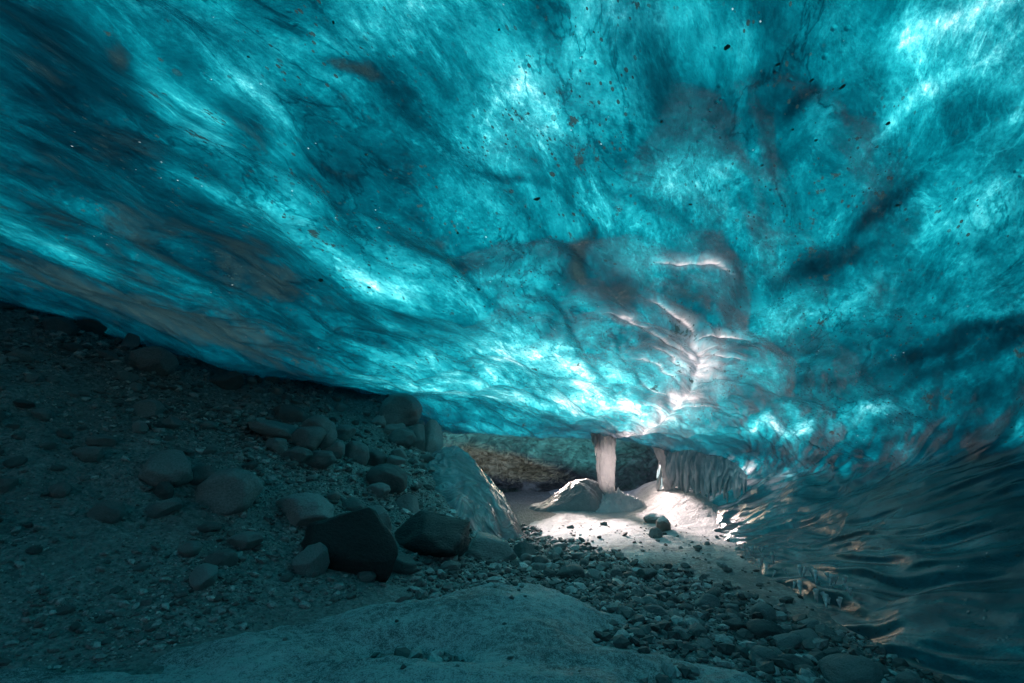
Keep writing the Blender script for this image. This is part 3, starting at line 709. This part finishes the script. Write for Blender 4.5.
# ------------------------------------------------------------------ ground, sandbank, snow
def height_sheet(name, fn, xs, ys, mat):
    X, Y = np.meshgrid(xs, ys)
    Z = fn(X, Y)
    m = mesh_np(name, np.stack([X, Y, Z], -1).reshape(-1, 3), grid_faces(len(ys), len(xs)))
    return link(name, m, mat)
def spread(lo, hi, step, far):
    core = np.arange(lo, hi + 1e-6, step)
    out = []; v = hi; s = step
    while v < far: s *= 1.35; v += s; out.append(v)
    pre = []; v = lo; s = step
    while v > -far: s *= 1.35; v -= s; pre.append(v)
    return np.concatenate([pre[::-1], core, out])
tag(height_sheet('ground', lambda X, Y: ground_z(X, Y), spread(-8, 5, .03, 900), spread(-1, 14, .03, 900), M_GRAVEL), 'dark gravel moraine ground rising to one side of the cave', kind='structure')
tag(height_sheet('sandbank', sand_z, np.arange(-6.5, 2.4, .02), np.arange(-5, 5.6, .02), M_SAND), 'smooth frosted black sandbank before the gravel slope', kind='structure')
tag(height_sheet('snow_floor', snow_z, np.arange(-1.8, 5.0, .025), np.arange(3.2, 14, .025), M_SNOW), 'pale trodden snow floor running to the chamber', kind='structure')

def floor_z(px, py):
    return float(max(ground_z(px, py), sand_z(np.array([px]), np.array([py]))[0], snow_z(np.array([px]), np.array([py]))[0] if py > 3.2 else -9))

# ------------------------------------------------------------------ stones
def rock_shape(seed, style, sub):
    rs = np.random.RandomState(seed)
    V, F = ico(sub)
    o = rs.uniform(0, 60, 3)
    if style in ('angular', 'dark', 'flat'):
        for _ in range({'angular': 10, 'dark': 14, 'flat': 6}[style]):
            nrm = rs.normal(size=3); nrm /= np.linalg.norm(nrm)
            dd = rs.uniform(*((.42, .72) if style == 'dark' else (.5, .85)))
            h = V @ nrm
            V = V - nrm[None] * np.maximum(h - dd, 0)[:, None] * .93
        V = V * (1 + .09 * fbm(V[:, 0] * 1.6 + o[0], V[:, 1] * 1.6 + o[1], V[:, 2] * 1.6 + o[2], 3))[:, None]
        if sub >= 4: V = V * (1 + .025 * (.5 - np.abs(fbm(V[:, 0] * 4 + o[0], V[:, 1] * 4, V[:, 2] * 4 + o[2], 3))))[:, None]
    else:
        for _ in range(7):
            nrm = rs.normal(size=3); nrm /= np.linalg.norm(nrm)
            V = V - nrm[None] * np.maximum(V @ nrm - rs.uniform(.6, .86), 0)[:, None] * .85
        V = V * (1 + .16 * fbm(V[:, 0] * .9 + o[0], V[:, 1] * .9 + o[1], V[:, 2] * .9 + o[2], 3))[:, None]
    lo, hi = V.min(0), V.max(0)
    V = (V - (lo + hi) / 2) / ((hi - lo) / 2)                      # fills the unit box
    return V, F

def rock_mesh(name, seed, style, sub): 
    V, F = rock_shape(seed, style, sub)
    return mesh_np(name, V, F)

big = {}
def proto(style, i, mat, tagm):
    k = (style, i, tagm)
    if k not in big:
        m = rock_mesh('stone_mesh', 100 + 17 * i + len(style), style, 4); m.materials.append(mat); big[k] = m
    return big[k]
taken = []
for i, (bx, by, w, h, style, label) in enumerate(BOULDERS):
    mat, tm = (M_BLACK, 'k') if style == 'dark' else (M_PALE, 'p') if 'pale' in label else (M_FROSTED, 'f') if 'snow' in label and 'ending' not in label and 'half' not in label and 'bank' not in label else (M_STONE, 's')
    st = style
    o = link('boulder', proto(st, i % 7 if st != 'dark' else i, mat, tm))
    dep = {'flat': .75, 'round': .8, 'angular': .85, 'dark': .62}[st] * RNG.uniform(.85, 1.1)
    hh = h * (.54 if st != 'flat' else .6)
    o.scale = (w * .5, w * .5 * dep, hh)
    o.rotation_euler = (RNG.uniform(-.16, .16), RNG.uniform(-.16, .16), RNG.uniform(-.35, .35) + (math.pi if RNG.rand() < .5 else 0))
    o.location = (bx, by, floor_z(bx, by) + hh * (.42 if 'ridge of the slope' not in label else .95))
    tag(o, label, 'boulder', 'boulders of the moraine')
    taken.append((bx, by, w * .5))
TK = np.array(taken)

small_protos = []
for i in range(12):
    m = rock_mesh('cobble_mesh', 900 + i, ('angular', 'round', 'angular', 'flat')[i % 4], 3); m.materials.append((M_STONE, M_STONE, M_PALE, M_STONE)[i % 4]); small_protos.append(m)

def scatter(n, sample, size, label, name, group, cat):
    done = 0; tries = 0; pts = []
    while done < n and tries < n * 60:
        tries += 1
        px, py = sample()
        s = size()
        if np.min(np.hypot(TK[:, 0] - px, TK[:, 1] - py) - TK[:, 2]) < s * .3: continue
        if pts and np.min([math.hypot(px - q[0], py - q[1]) - q[2] for q in pts]) < s * .35: continue
        pts.append((px, py, s * .5)); done += 1
        o = link(name, small_protos[RNG.randint(len(small_protos))])
        a, b, c = s * .5 * RNG.uniform(.8, 1.25), s * .5 * RNG.uniform(.7, 1.0), s * .5 * RNG.uniform(.5, .8)
        o.scale = (a, b, c)
        o.rotation_euler = (RNG.uniform(-.3, .3), RNG.uniform(-.3, .3), RNG.uniform(0, 6.28))
        o.location = (px, py, floor_z(px, py) + c * .35)
        tag(o, label, cat, group)
    return pts

def sample_slope():
    while True:
        px, py = RNG.uniform(-7, 0), RNG.uniform(3, 9)
        df = seg_dist(np.array([px]), np.array([py]), FRONT)[0]
        ds = seg_dist(np.array([px]), np.array([py]), SIDE)[0]
        if df > .15 and ds > .1 and abs(px) < py * 1.12 + .2 and ground_z(px, py) < 1.75:
            # more stones near the top edge and the ridge than in the bare middle
            if RNG.rand() < .25 + .75 * math.exp(-((df - 2.6) / .9) ** 2) + .5 * (px > -2.6): return px, py
def sample_gully():
    while True:
        t = RNG.rand() ** 1.0
        q = [(.35, 6.0), (.75, 5.35), (1.35, 4.5), (1.75, 3.6), (2.0, 2.6)]
        k = RNG.uniform(0, 4); i = min(int(k), 3); f = k - i
        px = q[i][0] + (q[i + 1][0] - q[i][0]) * f + RNG.normal() * .24; py = q[i][1] + (q[i + 1][1] - q[i][1]) * f + RNG.normal() * .24
        if sand_z(np.array([px]), np.array([py]))[0] < ground_z(px, py) - .02 and px < 2.5 : return px, py
lg = lambda lo, hi: (lambda: math.exp(RNG.uniform(math.log(lo), math.log(hi))))
scatter(185, sample_slope, lg(.07, .26), 'small grey stone bedded in the gravel slope among the larger boulders', 'stone', 'stones strewn over the gravel slope', 'stone')
scatter(120, sample_gully, lg(.06, .20), 'dark rounded cobble lying in the stony gully below the ice wall', 'cobble', 'cobbles in the gully', 'cobble')
scatter(12, lambda: (RNG.uniform(1.7, 2.6), RNG.uniform(4.9, 6.6)), lg(.03, .09), 'small dark stone lying on the pale snow by the ice wall', 'snow_stone', 'stones on the snow', 'stone')

def sample_sand():
    while True:
        px, py = RNG.uniform(-2.6, 1.4), RNG.uniform(2.2, 4.9)
        if sand_z(np.array([px]), np.array([py]))[0] > ground_z(px, py) + .01 and RNG.rand() < .15 + .85 * (py > 3.9): return px, py
scatter(26, sample_sand, lg(.02, .06), 'little dark pebble lying on the frosted sandbank', 'sand_pebble', 'pebbles on the sandbank', 'pebble')

# loose gravel: thousands of bits nobody could count
gp = [rock_shape(300 + i, ('angular', 'flat', 'angular', 'round')[i % 4], 1) for i in range(9)]
def gravel_sheet(name, pts, sizes, label, pale=1.5):
    Vs, Fs, Ts = [], [], []; off = 0
    for i, (px, py, pz) in enumerate(pts):
        V, F = gp[RNG.randint(9)]
        s = sizes[i] * .5
        e = Euler((RNG.uniform(-.5, .5), RNG.uniform(-.5, .5), RNG.uniform(0, 6.28))).to_matrix()
        W = (V * np.array([s * RNG.uniform(.8, 1.3), s * RNG.uniform(.7, 1.0), s * RNG.uniform(.45, .8)])) @ np.array(e).T + np.array([px, py, pz + s * .25])
        Vs.append(W); Fs.append(F + off); off += len(V); Ts.append(np.full(len(V), RNG.rand() ** pale))
    m = mesh_np(name, np.concatenate(Vs), np.concatenate(Fs), True, None, {'tone': np.concatenate(Ts)})
    m.polygons.foreach_set('use_smooth', np.zeros(len(m.polygons), bool))
    return tag(link(name, m, M_BITS), label, kind='stuff')
def make_points(n, box, keep):
    P = np.zeros((0, 2))
    while len(P) < n:
        q = np.stack([RNG.uniform(box[0], box[1], n * 2), RNG.uniform(box[2], box[3], n * 2)], -1)
        P = np.concatenate([P, q[keep(q)]])
    P = P[:n]
    return P
def keep_slope(q):
    df = seg_dist(q[:, 0], q[:, 1], FRONT); ds = seg_dist(q[:, 0], q[:, 1], SIDE)
    g = ground_z(q[:, 0], q[:, 1], False)
    patch = .45 + .9 * fbm(q[:, 0] * .8, q[:, 1] * .8, 3.3, 3)
    w = np.clip(patch, .12, 1) * np.clip(6.0 / (q[:, 1] + 1.5), .3, 1)
    return (df > -.25) & (ds > -.2) & (g < 2.1) & (np.abs(q[:, 0]) < q[:, 1] * 1.15 + .2) & (RNG.rand(len(q)) < w)
P = make_points(25000, (-7.6, .2, 2.6, 10.5), keep_slope)
gravel_sheet('slope_gravel', np.column_stack([P, ground_z(P[:, 0], P[:, 1])]), .016 * np.exp(RNG.exponential(.48, len(P))).clip(1, 7) * np.clip(P[:, 1] / 6.0, .5, 1), 'loose grey gravel covering the moraine slope')
def keep_gully(q):
    sk = sand_z(q[:, 0], q[:, 1]); g = ground_z(q[:, 0], q[:, 1]); ds = seg_dist(q[:, 0], q[:, 1], SIDE)
    sn = snow_z(q[:, 0], q[:, 1])
    return (sk < g + .004) & (ds < .1) & ((sn < g + .02) | (RNG.rand(len(q)) < .03)) & (q[:, 0] < 2.9) & (q[:, 1] > 1.6)
P = make_points(9000, (-.9, 2.9, 1.6, 8), keep_gully)
gravel_sheet('gully_gravel', np.column_stack([P, np.maximum(ground_z(P[:, 0], P[:, 1]), snow_z(P[:, 0], P[:, 1]))]), .02 * np.exp(RNG.exponential(.5, len(P))).clip(1, 6), 'dark loose gravel and pebbles along the gully bed', 3.0)

# stones frozen into the ceiling
for (sx, sy, s) in [(.89, 1.69, .05), (.14, 2.87, .05), (-.06, 1.72, .022), (-.81, 1.75, .02), (1.13, 1.72, .026), (1.42, 1.8, .03), (1.69, 1.9, .03), (1.28, 1.76, .022),
                    (2.05, 2.34, .03), (-1.23, 1.91, .02), (-.86, 2.55, .03), (.76, 2.13, .03), (-1.68, 4.05, .09), (-1.28, 4.09, .05), (-.27, 3.89, .05), (1.32, 2.31, .025), (1.09, 2.71, .03),
                    (1.5, 2.1, .025), (1.35, 2.05, .022), (1.45, 2.45, .022), (1.6, 2.6, .022), (1.2, 2.55, .02), (-.4, 3.2, .035), (.1, 3.45, .035)]:
    p, nv = on_vault(sx, sy)
    o = link('frozen_stone', small_protos[RNG.randint(len(small_protos))])
    o.scale = (s * .3 * RNG.uniform(.8, 1.7), s * .26, s * .16)
    o.rotation_euler = (0, 0, RNG.uniform(0, 3))
    o.location = Vector(p) + Vector(nv) * s * .02
    tag(o, 'tiny dark stone frozen into the underside of the blue ice ceiling', 'stone', 'stones frozen into the ceiling')

# ------------------------------------------------------------------ the chamber behind the lip
wp = np.array([(-3.4, 9.9), (-2.6, 10.9), (-1.9, 11.9), (-.9, 12.9), (.4, 13.5), (1.8, 13.75), (3.0, 13.4), (3.8, 12.6), (4.1, 11.6), (4.0, 10.9), (3.75, 10.45)])
tt = np.linspace(0, len(wp) - 1, 420); path = catmull(wp, tt)
hz = np.linspace(0, 1, 150)
U, H = np.meshgrid(tt, hz, indexing='ij')
tan = np.gradient(path, axis=0); inw = np.stack([tan[:, 1], -tan[:, 0]], -1); inw /= np.linalg.norm(inw, axis=1)[:, None]
left = sstep(4.4, 2.6, U)                                    # the near half leans over, the far half stays open to the sky
lean = (.15 + .75 * left) * H ** 2.2 + .10 * H
Zc = -1.5 + H * (2.08 + .30 * left)
Xc = path[:, 0][:, None] + inw[:, 0][:, None] * lean; Yc = path[:, 1][:, None] + inw[:, 1][:, None] * lean
nz = .22 * fbm(Xc * .9, Yc * .9, Zc * 1.3, 4) + .07 * np.abs(fbm(Xc * 3, Yc * 3, Zc * 5, 3))
Xc = Xc + inw[:, 0][:, None] * nz; Yc = Yc + inw[:, 1][:, None] * nz
och = 1.25 * np.exp(-((U - 3.3) / 1.3) ** 2) * np.exp(-((Zc + .28 + .26 * (U - 3.3)) / .36) ** 2)
F = grid_faces(len(tt), len(hz))
cm = mesh_np('chamber_wall', np.stack([Xc, Yc, Zc], -1).reshape(-1, 3), F, True, None, {'ochre': och.ravel(), 'icy': (sstep(7.5, 4.5, U) * sstep(-.75, .0, Zc + .15 * fbm(Xc, Yc, Zc, 2)) + .12 - 1.2 * och).clip(0, 1).ravel()})
tag(link('chamber_wall', cm, M_ROCKWALL), 'grey and ochre icy rock wall closing the lit chamber behind the pillar', 'wall', kind='structure')

# ice pillar
def pillar_mesh(h, seg=72, rings=110):
    th = np.linspace(0, 2 * math.pi, seg, endpoint=False); zz = np.linspace(0, 1, rings)
    T, Z = np.meshgrid(th, zz)
    r = .145 + .03 * Z + .13 * np.clip((Z - .62) / .38, 0, 1) ** 2.2 + .13 * sstep(.14, 0, Z) - .02 * np.sin(Z * 9)
    r = r * (1 + .22 * fbm(np.cos(T) * 1.5, np.sin(T) * 1.5, Z * 2.2, 3) + .16 * (.4 - np.abs(fbm(np.cos(T) * 3.2, np.sin(T) * 3.2, Z * 3.5, 3))) + .07 * fbm(np.cos(T) * 6, np.sin(T) * 6, Z * 16, 3))
    X = r * np.cos(T) + .06 * (1 - Z) - .03 * np.sin(Z * 5); Y = r * np.sin(T) * .85
    i = np.arange(rings * seg).reshape(rings, seg); j = np.roll(i, -1, 1)
    F = np.stack([i[:-1], j[:-1], j[1:], i[1:]], -1).reshape(-1, 4)
    return mesh_np('pillar', np.stack([X, Y, Z * h], -1).reshape(-1, 3), F)
PX, PY = 1.85, 9.88
pz = floor_z(PX, PY); topz = on_vault(PX, PY)[0][2]
pil = tag(link('ice_pillar', None, loc=(PX, PY, pz)), 'slender milky white ice pillar joining snow mound and ceiling', 'ice pillar')
link('pillar_shaft', pillar_mesh(topz - pz + .22), M_PILLAR, pil)
def icicle_mesh(h, r, seed, seg=18, rings=26):
    th = np.linspace(0, 2 * math.pi, seg, endpoint=False); zz = np.linspace(0, 1, rings); T, Z = np.meshgrid(th, zz)
    rr = r * (1 - Z) ** .7 * (1 + .18 * np.sin(Z * 17 + seed)) + .002
    rr = rr * (1 + .2 * fbm(np.cos(T) + seed, np.sin(T), Z * 4, 2))
    i = np.arange(rings * seg).reshape(rings, seg); j = np.roll(i, -1, 1)
    F = np.stack([i[:-1], i[1:], j[1:], j[:-1]], -1).reshape(-1, 4)
    return mesh_np('icicle', np.stack([rr * np.cos(T) + .15 * r * np.sin(Z * 4 + seed), rr * np.sin(T), -Z * h], -1).reshape(-1, 3), F)
for k, (dx, dy, hh, rr) in enumerate([(-.22, -.04, .55, .06), (-.27, .02, .36, .04), (.21, -.03, .30, .04), (-.14, -.11, .44, .045), (.10, -.12, .36, .035)]):
    link('icicle', icicle_mesh(hh, rr, k * 3.1), M_PILLAR, pil, (dx * .85, dy, topz - pz + .18))

# snow mound and tilted silty slab under the pillar
def dome(name, cx, cy, rx, ry, h, mat, rough, seed, power=1.6, n=150, lean=None, base=None):
    rr = np.linspace(0, 1, n // 2); th = np.linspace(0, 2 * math.pi, n, endpoint=False); Rr, T = np.meshgrid(rr, th, indexing='ij')
    k = 1 + .22 * fbm(np.cos(T) * 1.3 + seed, np.sin(T) * 1.3, seed, 3)
    X = cx + rx * Rr * np.cos(T) * k; Y = cy + ry * Rr * np.sin(T) * k
    Z = (ground_z(X, Y) if base is None else base) + h * (1 - Rr ** power) - .08 * sstep(.8, 1, Rr)
    Z = Z + rough * fbm(X * 4, Y * 4, seed, 4) * (1 - Rr ** 4) + rough * .9 * np.abs(fbm(X * 9, Y * 9, seed + 3, 2)) * (1 - Rr ** 4)
    if lean is not None: Z = Z + lean(X, Y, Rr)
    i = np.arange(len(rr) * n).reshape(len(rr), n); j = np.roll(i, -1, 1)
    F = np.stack([i[:-1], i[1:], j[1:], j[:-1]], -1).reshape(-1, 4)
    return link(name, mesh_np(name, np.stack([X, Y, Z], -1).reshape(-1, 3), F), mat)
tag(dome('snow_mound', 1.93, 9.82, .66, .55, .34, M_SNOWPILE, .13, 3.0, 1.3), 'lumpy crusted snow mound heaped around the foot of the ice pillar', 'snow mound')
tag(dome('ice_slab', 1.16, 10.0, .98, .6, .20, M_SLAB, .02, 9.0, 1.2, lean=lambda X, Y, Rr: (1 - Rr ** 2) * .55 * sstep(.3, 1.9, X)), 'grey silty slab of ice leaning against the foot of the pillar', 'ice slab')
tag(dome('glassy_ice_mound', -1.02, 7.7, 1.25, 1.4, 1.24, M_MOUND, .035, 14.0, 1.55, base=-1.22, lean=lambda X, Y, Rr: .13 * np.abs(fbm(X * 1.6 + Y * .6, Y * .9 - X * .5, 5.0, 3)) * (1 - Rr ** 3) - .05 * (.3 - np.abs(fbm(X * 3.4 - Y, Y * 1.6 + X, 9.0, 2))) * (1 - Rr ** 3)), 'glassy bulging mound of refrozen ice under the ridge of the slope', 'ice mound')

# fluted curtain on the wall at the mouth of the chamber
top = np.array([(2.98, 10.0, .0), (3.04, 9.4, .05), (3.12, 8.8, .05), (3.32, 8.3, -.02), (3.52, 8.0, -.16), (3.62, 7.8, -.36)])
bot = np.array([(2.98, 10.3, -.66), (3.12, 9.7, -.68), (3.28, 9.1, -.66), (3.42, 8.6, -.62), (3.54, 8.2, -.58), (3.62, 7.85, -.52)])
cur = tag(link('ice_curtain', None, loc=(3.1, 9.0, -.66)), 'fluted ice curtain hanging over the wall at the mouth of the chamber', 'ice curtain')
tU = np.linspace(0, 5, 260); hV = np.linspace(0, 1, 60)
tp, bt = catmull(top, tU), catmull(bot, tU)
UU, HH = np.meshgrid(tU, hV, indexing='ij')
S = tp[:, None] * (1 - HH[..., None]) + bt[:, None] * HH[..., None]
fl = UU * 2.5 + 1.1 * fbm(UU * 1.2, HH * .9, 4.0, 2) - .25 * HH
fl = fl + .55 * fbm(UU * 2.6, HH * 1.2, 7.0, 3) + 1.1 * HH ** 1.6
endt = sstep(5.0, 3.4, UU)
fold = np.abs(np.sin(fl * math.pi)) ** .7 * (.25 + .75 * HH) * (.7 + .6 * fbm(UU * 1.7, HH * .4, 9.0, 2))
outv = np.array([-.75, -.62, .12]); bulge = .05 * np.sin(HH * math.pi * .8) - .06
S = S + outv * ((bulge + .13 * fold + .03 * fbm(UU * 6, HH * 3, 1.0, 2)) * (.25 + .75 * endt) - .10 * (1 - endt))[..., None]
S[..., 2] -= (.14 * np.abs(np.sin(fl * math.pi)) ** 1.5 + .16 * fbm(UU * 2.4, UU * 0, 2.0, 3)) * HH ** 2
link('curtain_sheet', mesh_np('curtain_sheet', (S - np.array([3.1, 9.0, -.66])).reshape(-1, 3), grid_faces(260, 60), True, None, {'rim': sstep(.35, 1.05, np.abs(np.sin(fl * math.pi)) * (.55 + .45 * HH) + .35 * fbm(UU * 8, HH * 4, 6.0, 3)).ravel()}), M_CURTAIN, cur)
zz = np.linspace(0, 1, 90); T2, Z2 = np.meshgrid(np.linspace(0, 2 * math.pi, 30, endpoint=False), zz)
e0, e1 = np.array([2.90, 9.95, .16]), np.array([3.06, 9.75, -.98])
rr = (.085 + .05 * np.abs(Z2 - .5)) * (1 + .35 * fbm(np.cos(T2), np.sin(T2), Z2 * 5, 4))
cx = e0[0] + (e1[0] - e0[0]) * Z2 + .07 * np.sin(Z2 * 3.2) + .04 * fbm(Z2 * 4, Z2 * 0, 3.0, 2); cyy = e0[1] + (e1[1] - e0[1]) * Z2
ii = np.arange(90 * 30).reshape(90, 30); jj = np.roll(ii, -1, 1)
link('frosted_edge', mesh_np('frosted_edge', np.stack([cx + rr * np.cos(T2), cyy + rr * np.sin(T2), e0[2] + (e1[2] - e0[2]) * Z2], -1).reshape(-1, 3) - np.array([3.1, 9.0, -.66]), np.stack([ii[:-1], ii[1:], jj[1:], jj[:-1]], -1).reshape(-1, 4)), M_PILLAR, cur)
for k in range(9):
    i = int(8 + k * 27.5 + RNG.uniform(-4, 4)); p = S[i, -1] - np.array([3.1, 9.0, -.66])
    link('icicle', icicle_mesh(RNG.uniform(.06, .16), RNG.uniform(.018, .03), k * 1.7, 10, 10), M_ICICLE, cur, p + np.array([0, 0, .03]))

# fringe of small icicles low on the ice wall
ctrl = np.array([(2.73, 6.22, -1.22), (2.73, 5.62, -1.17), (2.70, 5.06, -1.16), (2.68, 4.65, -1.15), (2.69, 4.33, -1.14), (2.70, 4.09, -1.14)])
ims = [icicle_mesh(1, .16, k * 2.3, 10, 12) for k in range(6)]
M_RIME = white_ice_material('white_rime_ice', (.95, .94, .95), .12, .2, .01, 14)
for m in ims: m.materials.append(M_RIME)
for k in range(46):
    p = catmull(ctrl, np.array([RNG.uniform(0, 5)]))[0]
    q, nv = near_vault(p)
    if RNG.rand() < .45:
        q2, nv = near_vault(p + np.array([-.07, 0, -.06])); q = q2
    s = RNG.uniform(.05, .12)
    o = link('small_icicle', ims[k % 6], loc=Vector(q) + Vector(nv) * .05 + Vector((0, 0, s * .5)))
    o.scale = (s * 1.1, s * 1.1, s); o.rotation_euler = (RNG.uniform(-.2, .2), RNG.uniform(.1, .5), RNG.uniform(0, 6))
    tag(o, 'small white icicle in the fringe low on the dark ice wall', 'icicle', 'icicle fringe on the ice wall')

# ------------------------------------------------------------------ light, sky, camera
SUN_EL, SUN_AZ = R(21.5), R(-8)                                # azimuth from +Y towards +X
sd = Vector((math.cos(SUN_EL) * math.sin(SUN_AZ), math.cos(SUN_EL) * math.cos(SUN_AZ), math.sin(SUN_EL)))
sl = bpy.data.lights.new('sun', 'SUN'); sl.energy = 4.3; sl.angle = R(9); sl.color = (1.0, .81, .80)
so = bpy.data.objects.new('sun', sl); col.objects.link(so); so.rotation_euler = sd.to_track_quat('Z', 'Y').to_euler(); so.location = sd * 60
w = bpy.data.worlds.new('World'); scene.world = w; w.use_nodes = True
nt = w.node_tree; bg = nt.nodes['Background']
sky = nt.nodes.new('ShaderNodeTexSky'); sky.sky_type = 'NISHITA'; sky.sun_disc = False
sky.sun_elevation = SUN_EL; sky.sun_rotation = SUN_AZ; sky.dust_density = 4.0; sky.ozone_density = .6
nt.links.new(sky.outputs[0], bg.inputs[0]); bg.inputs[1].default_value = .12

cam = bpy.data.cameras.new('camera'); cam.lens = 17.0; cam.sensor_width = 36; cam.clip_start = .05; cam.clip_end = 3000
co = bpy.data.objects.new('camera', cam); col.objects.link(co); co.rotation_euler = (R(90 + 12.8), 0, 0); co.location = (0, 0, 0)
scene.camera = co
vs = scene.view_settings; vs.view_transform = 'Standard'; vs.look = 'None'; vs.gamma = 1; vs.use_curve_mapping = False; vs.exposure = EXPOSURE
cy = scene.cycles
cy.max_bounces = 8; cy.diffuse_bounces = 4; cy.glossy_bounces = 3; cy.transmission_bounces = 4; cy.sample_clamp_indirect = 6; cy.use_denoising = True
cy.caustics_reflective = False; cy.caustics_refractive = False
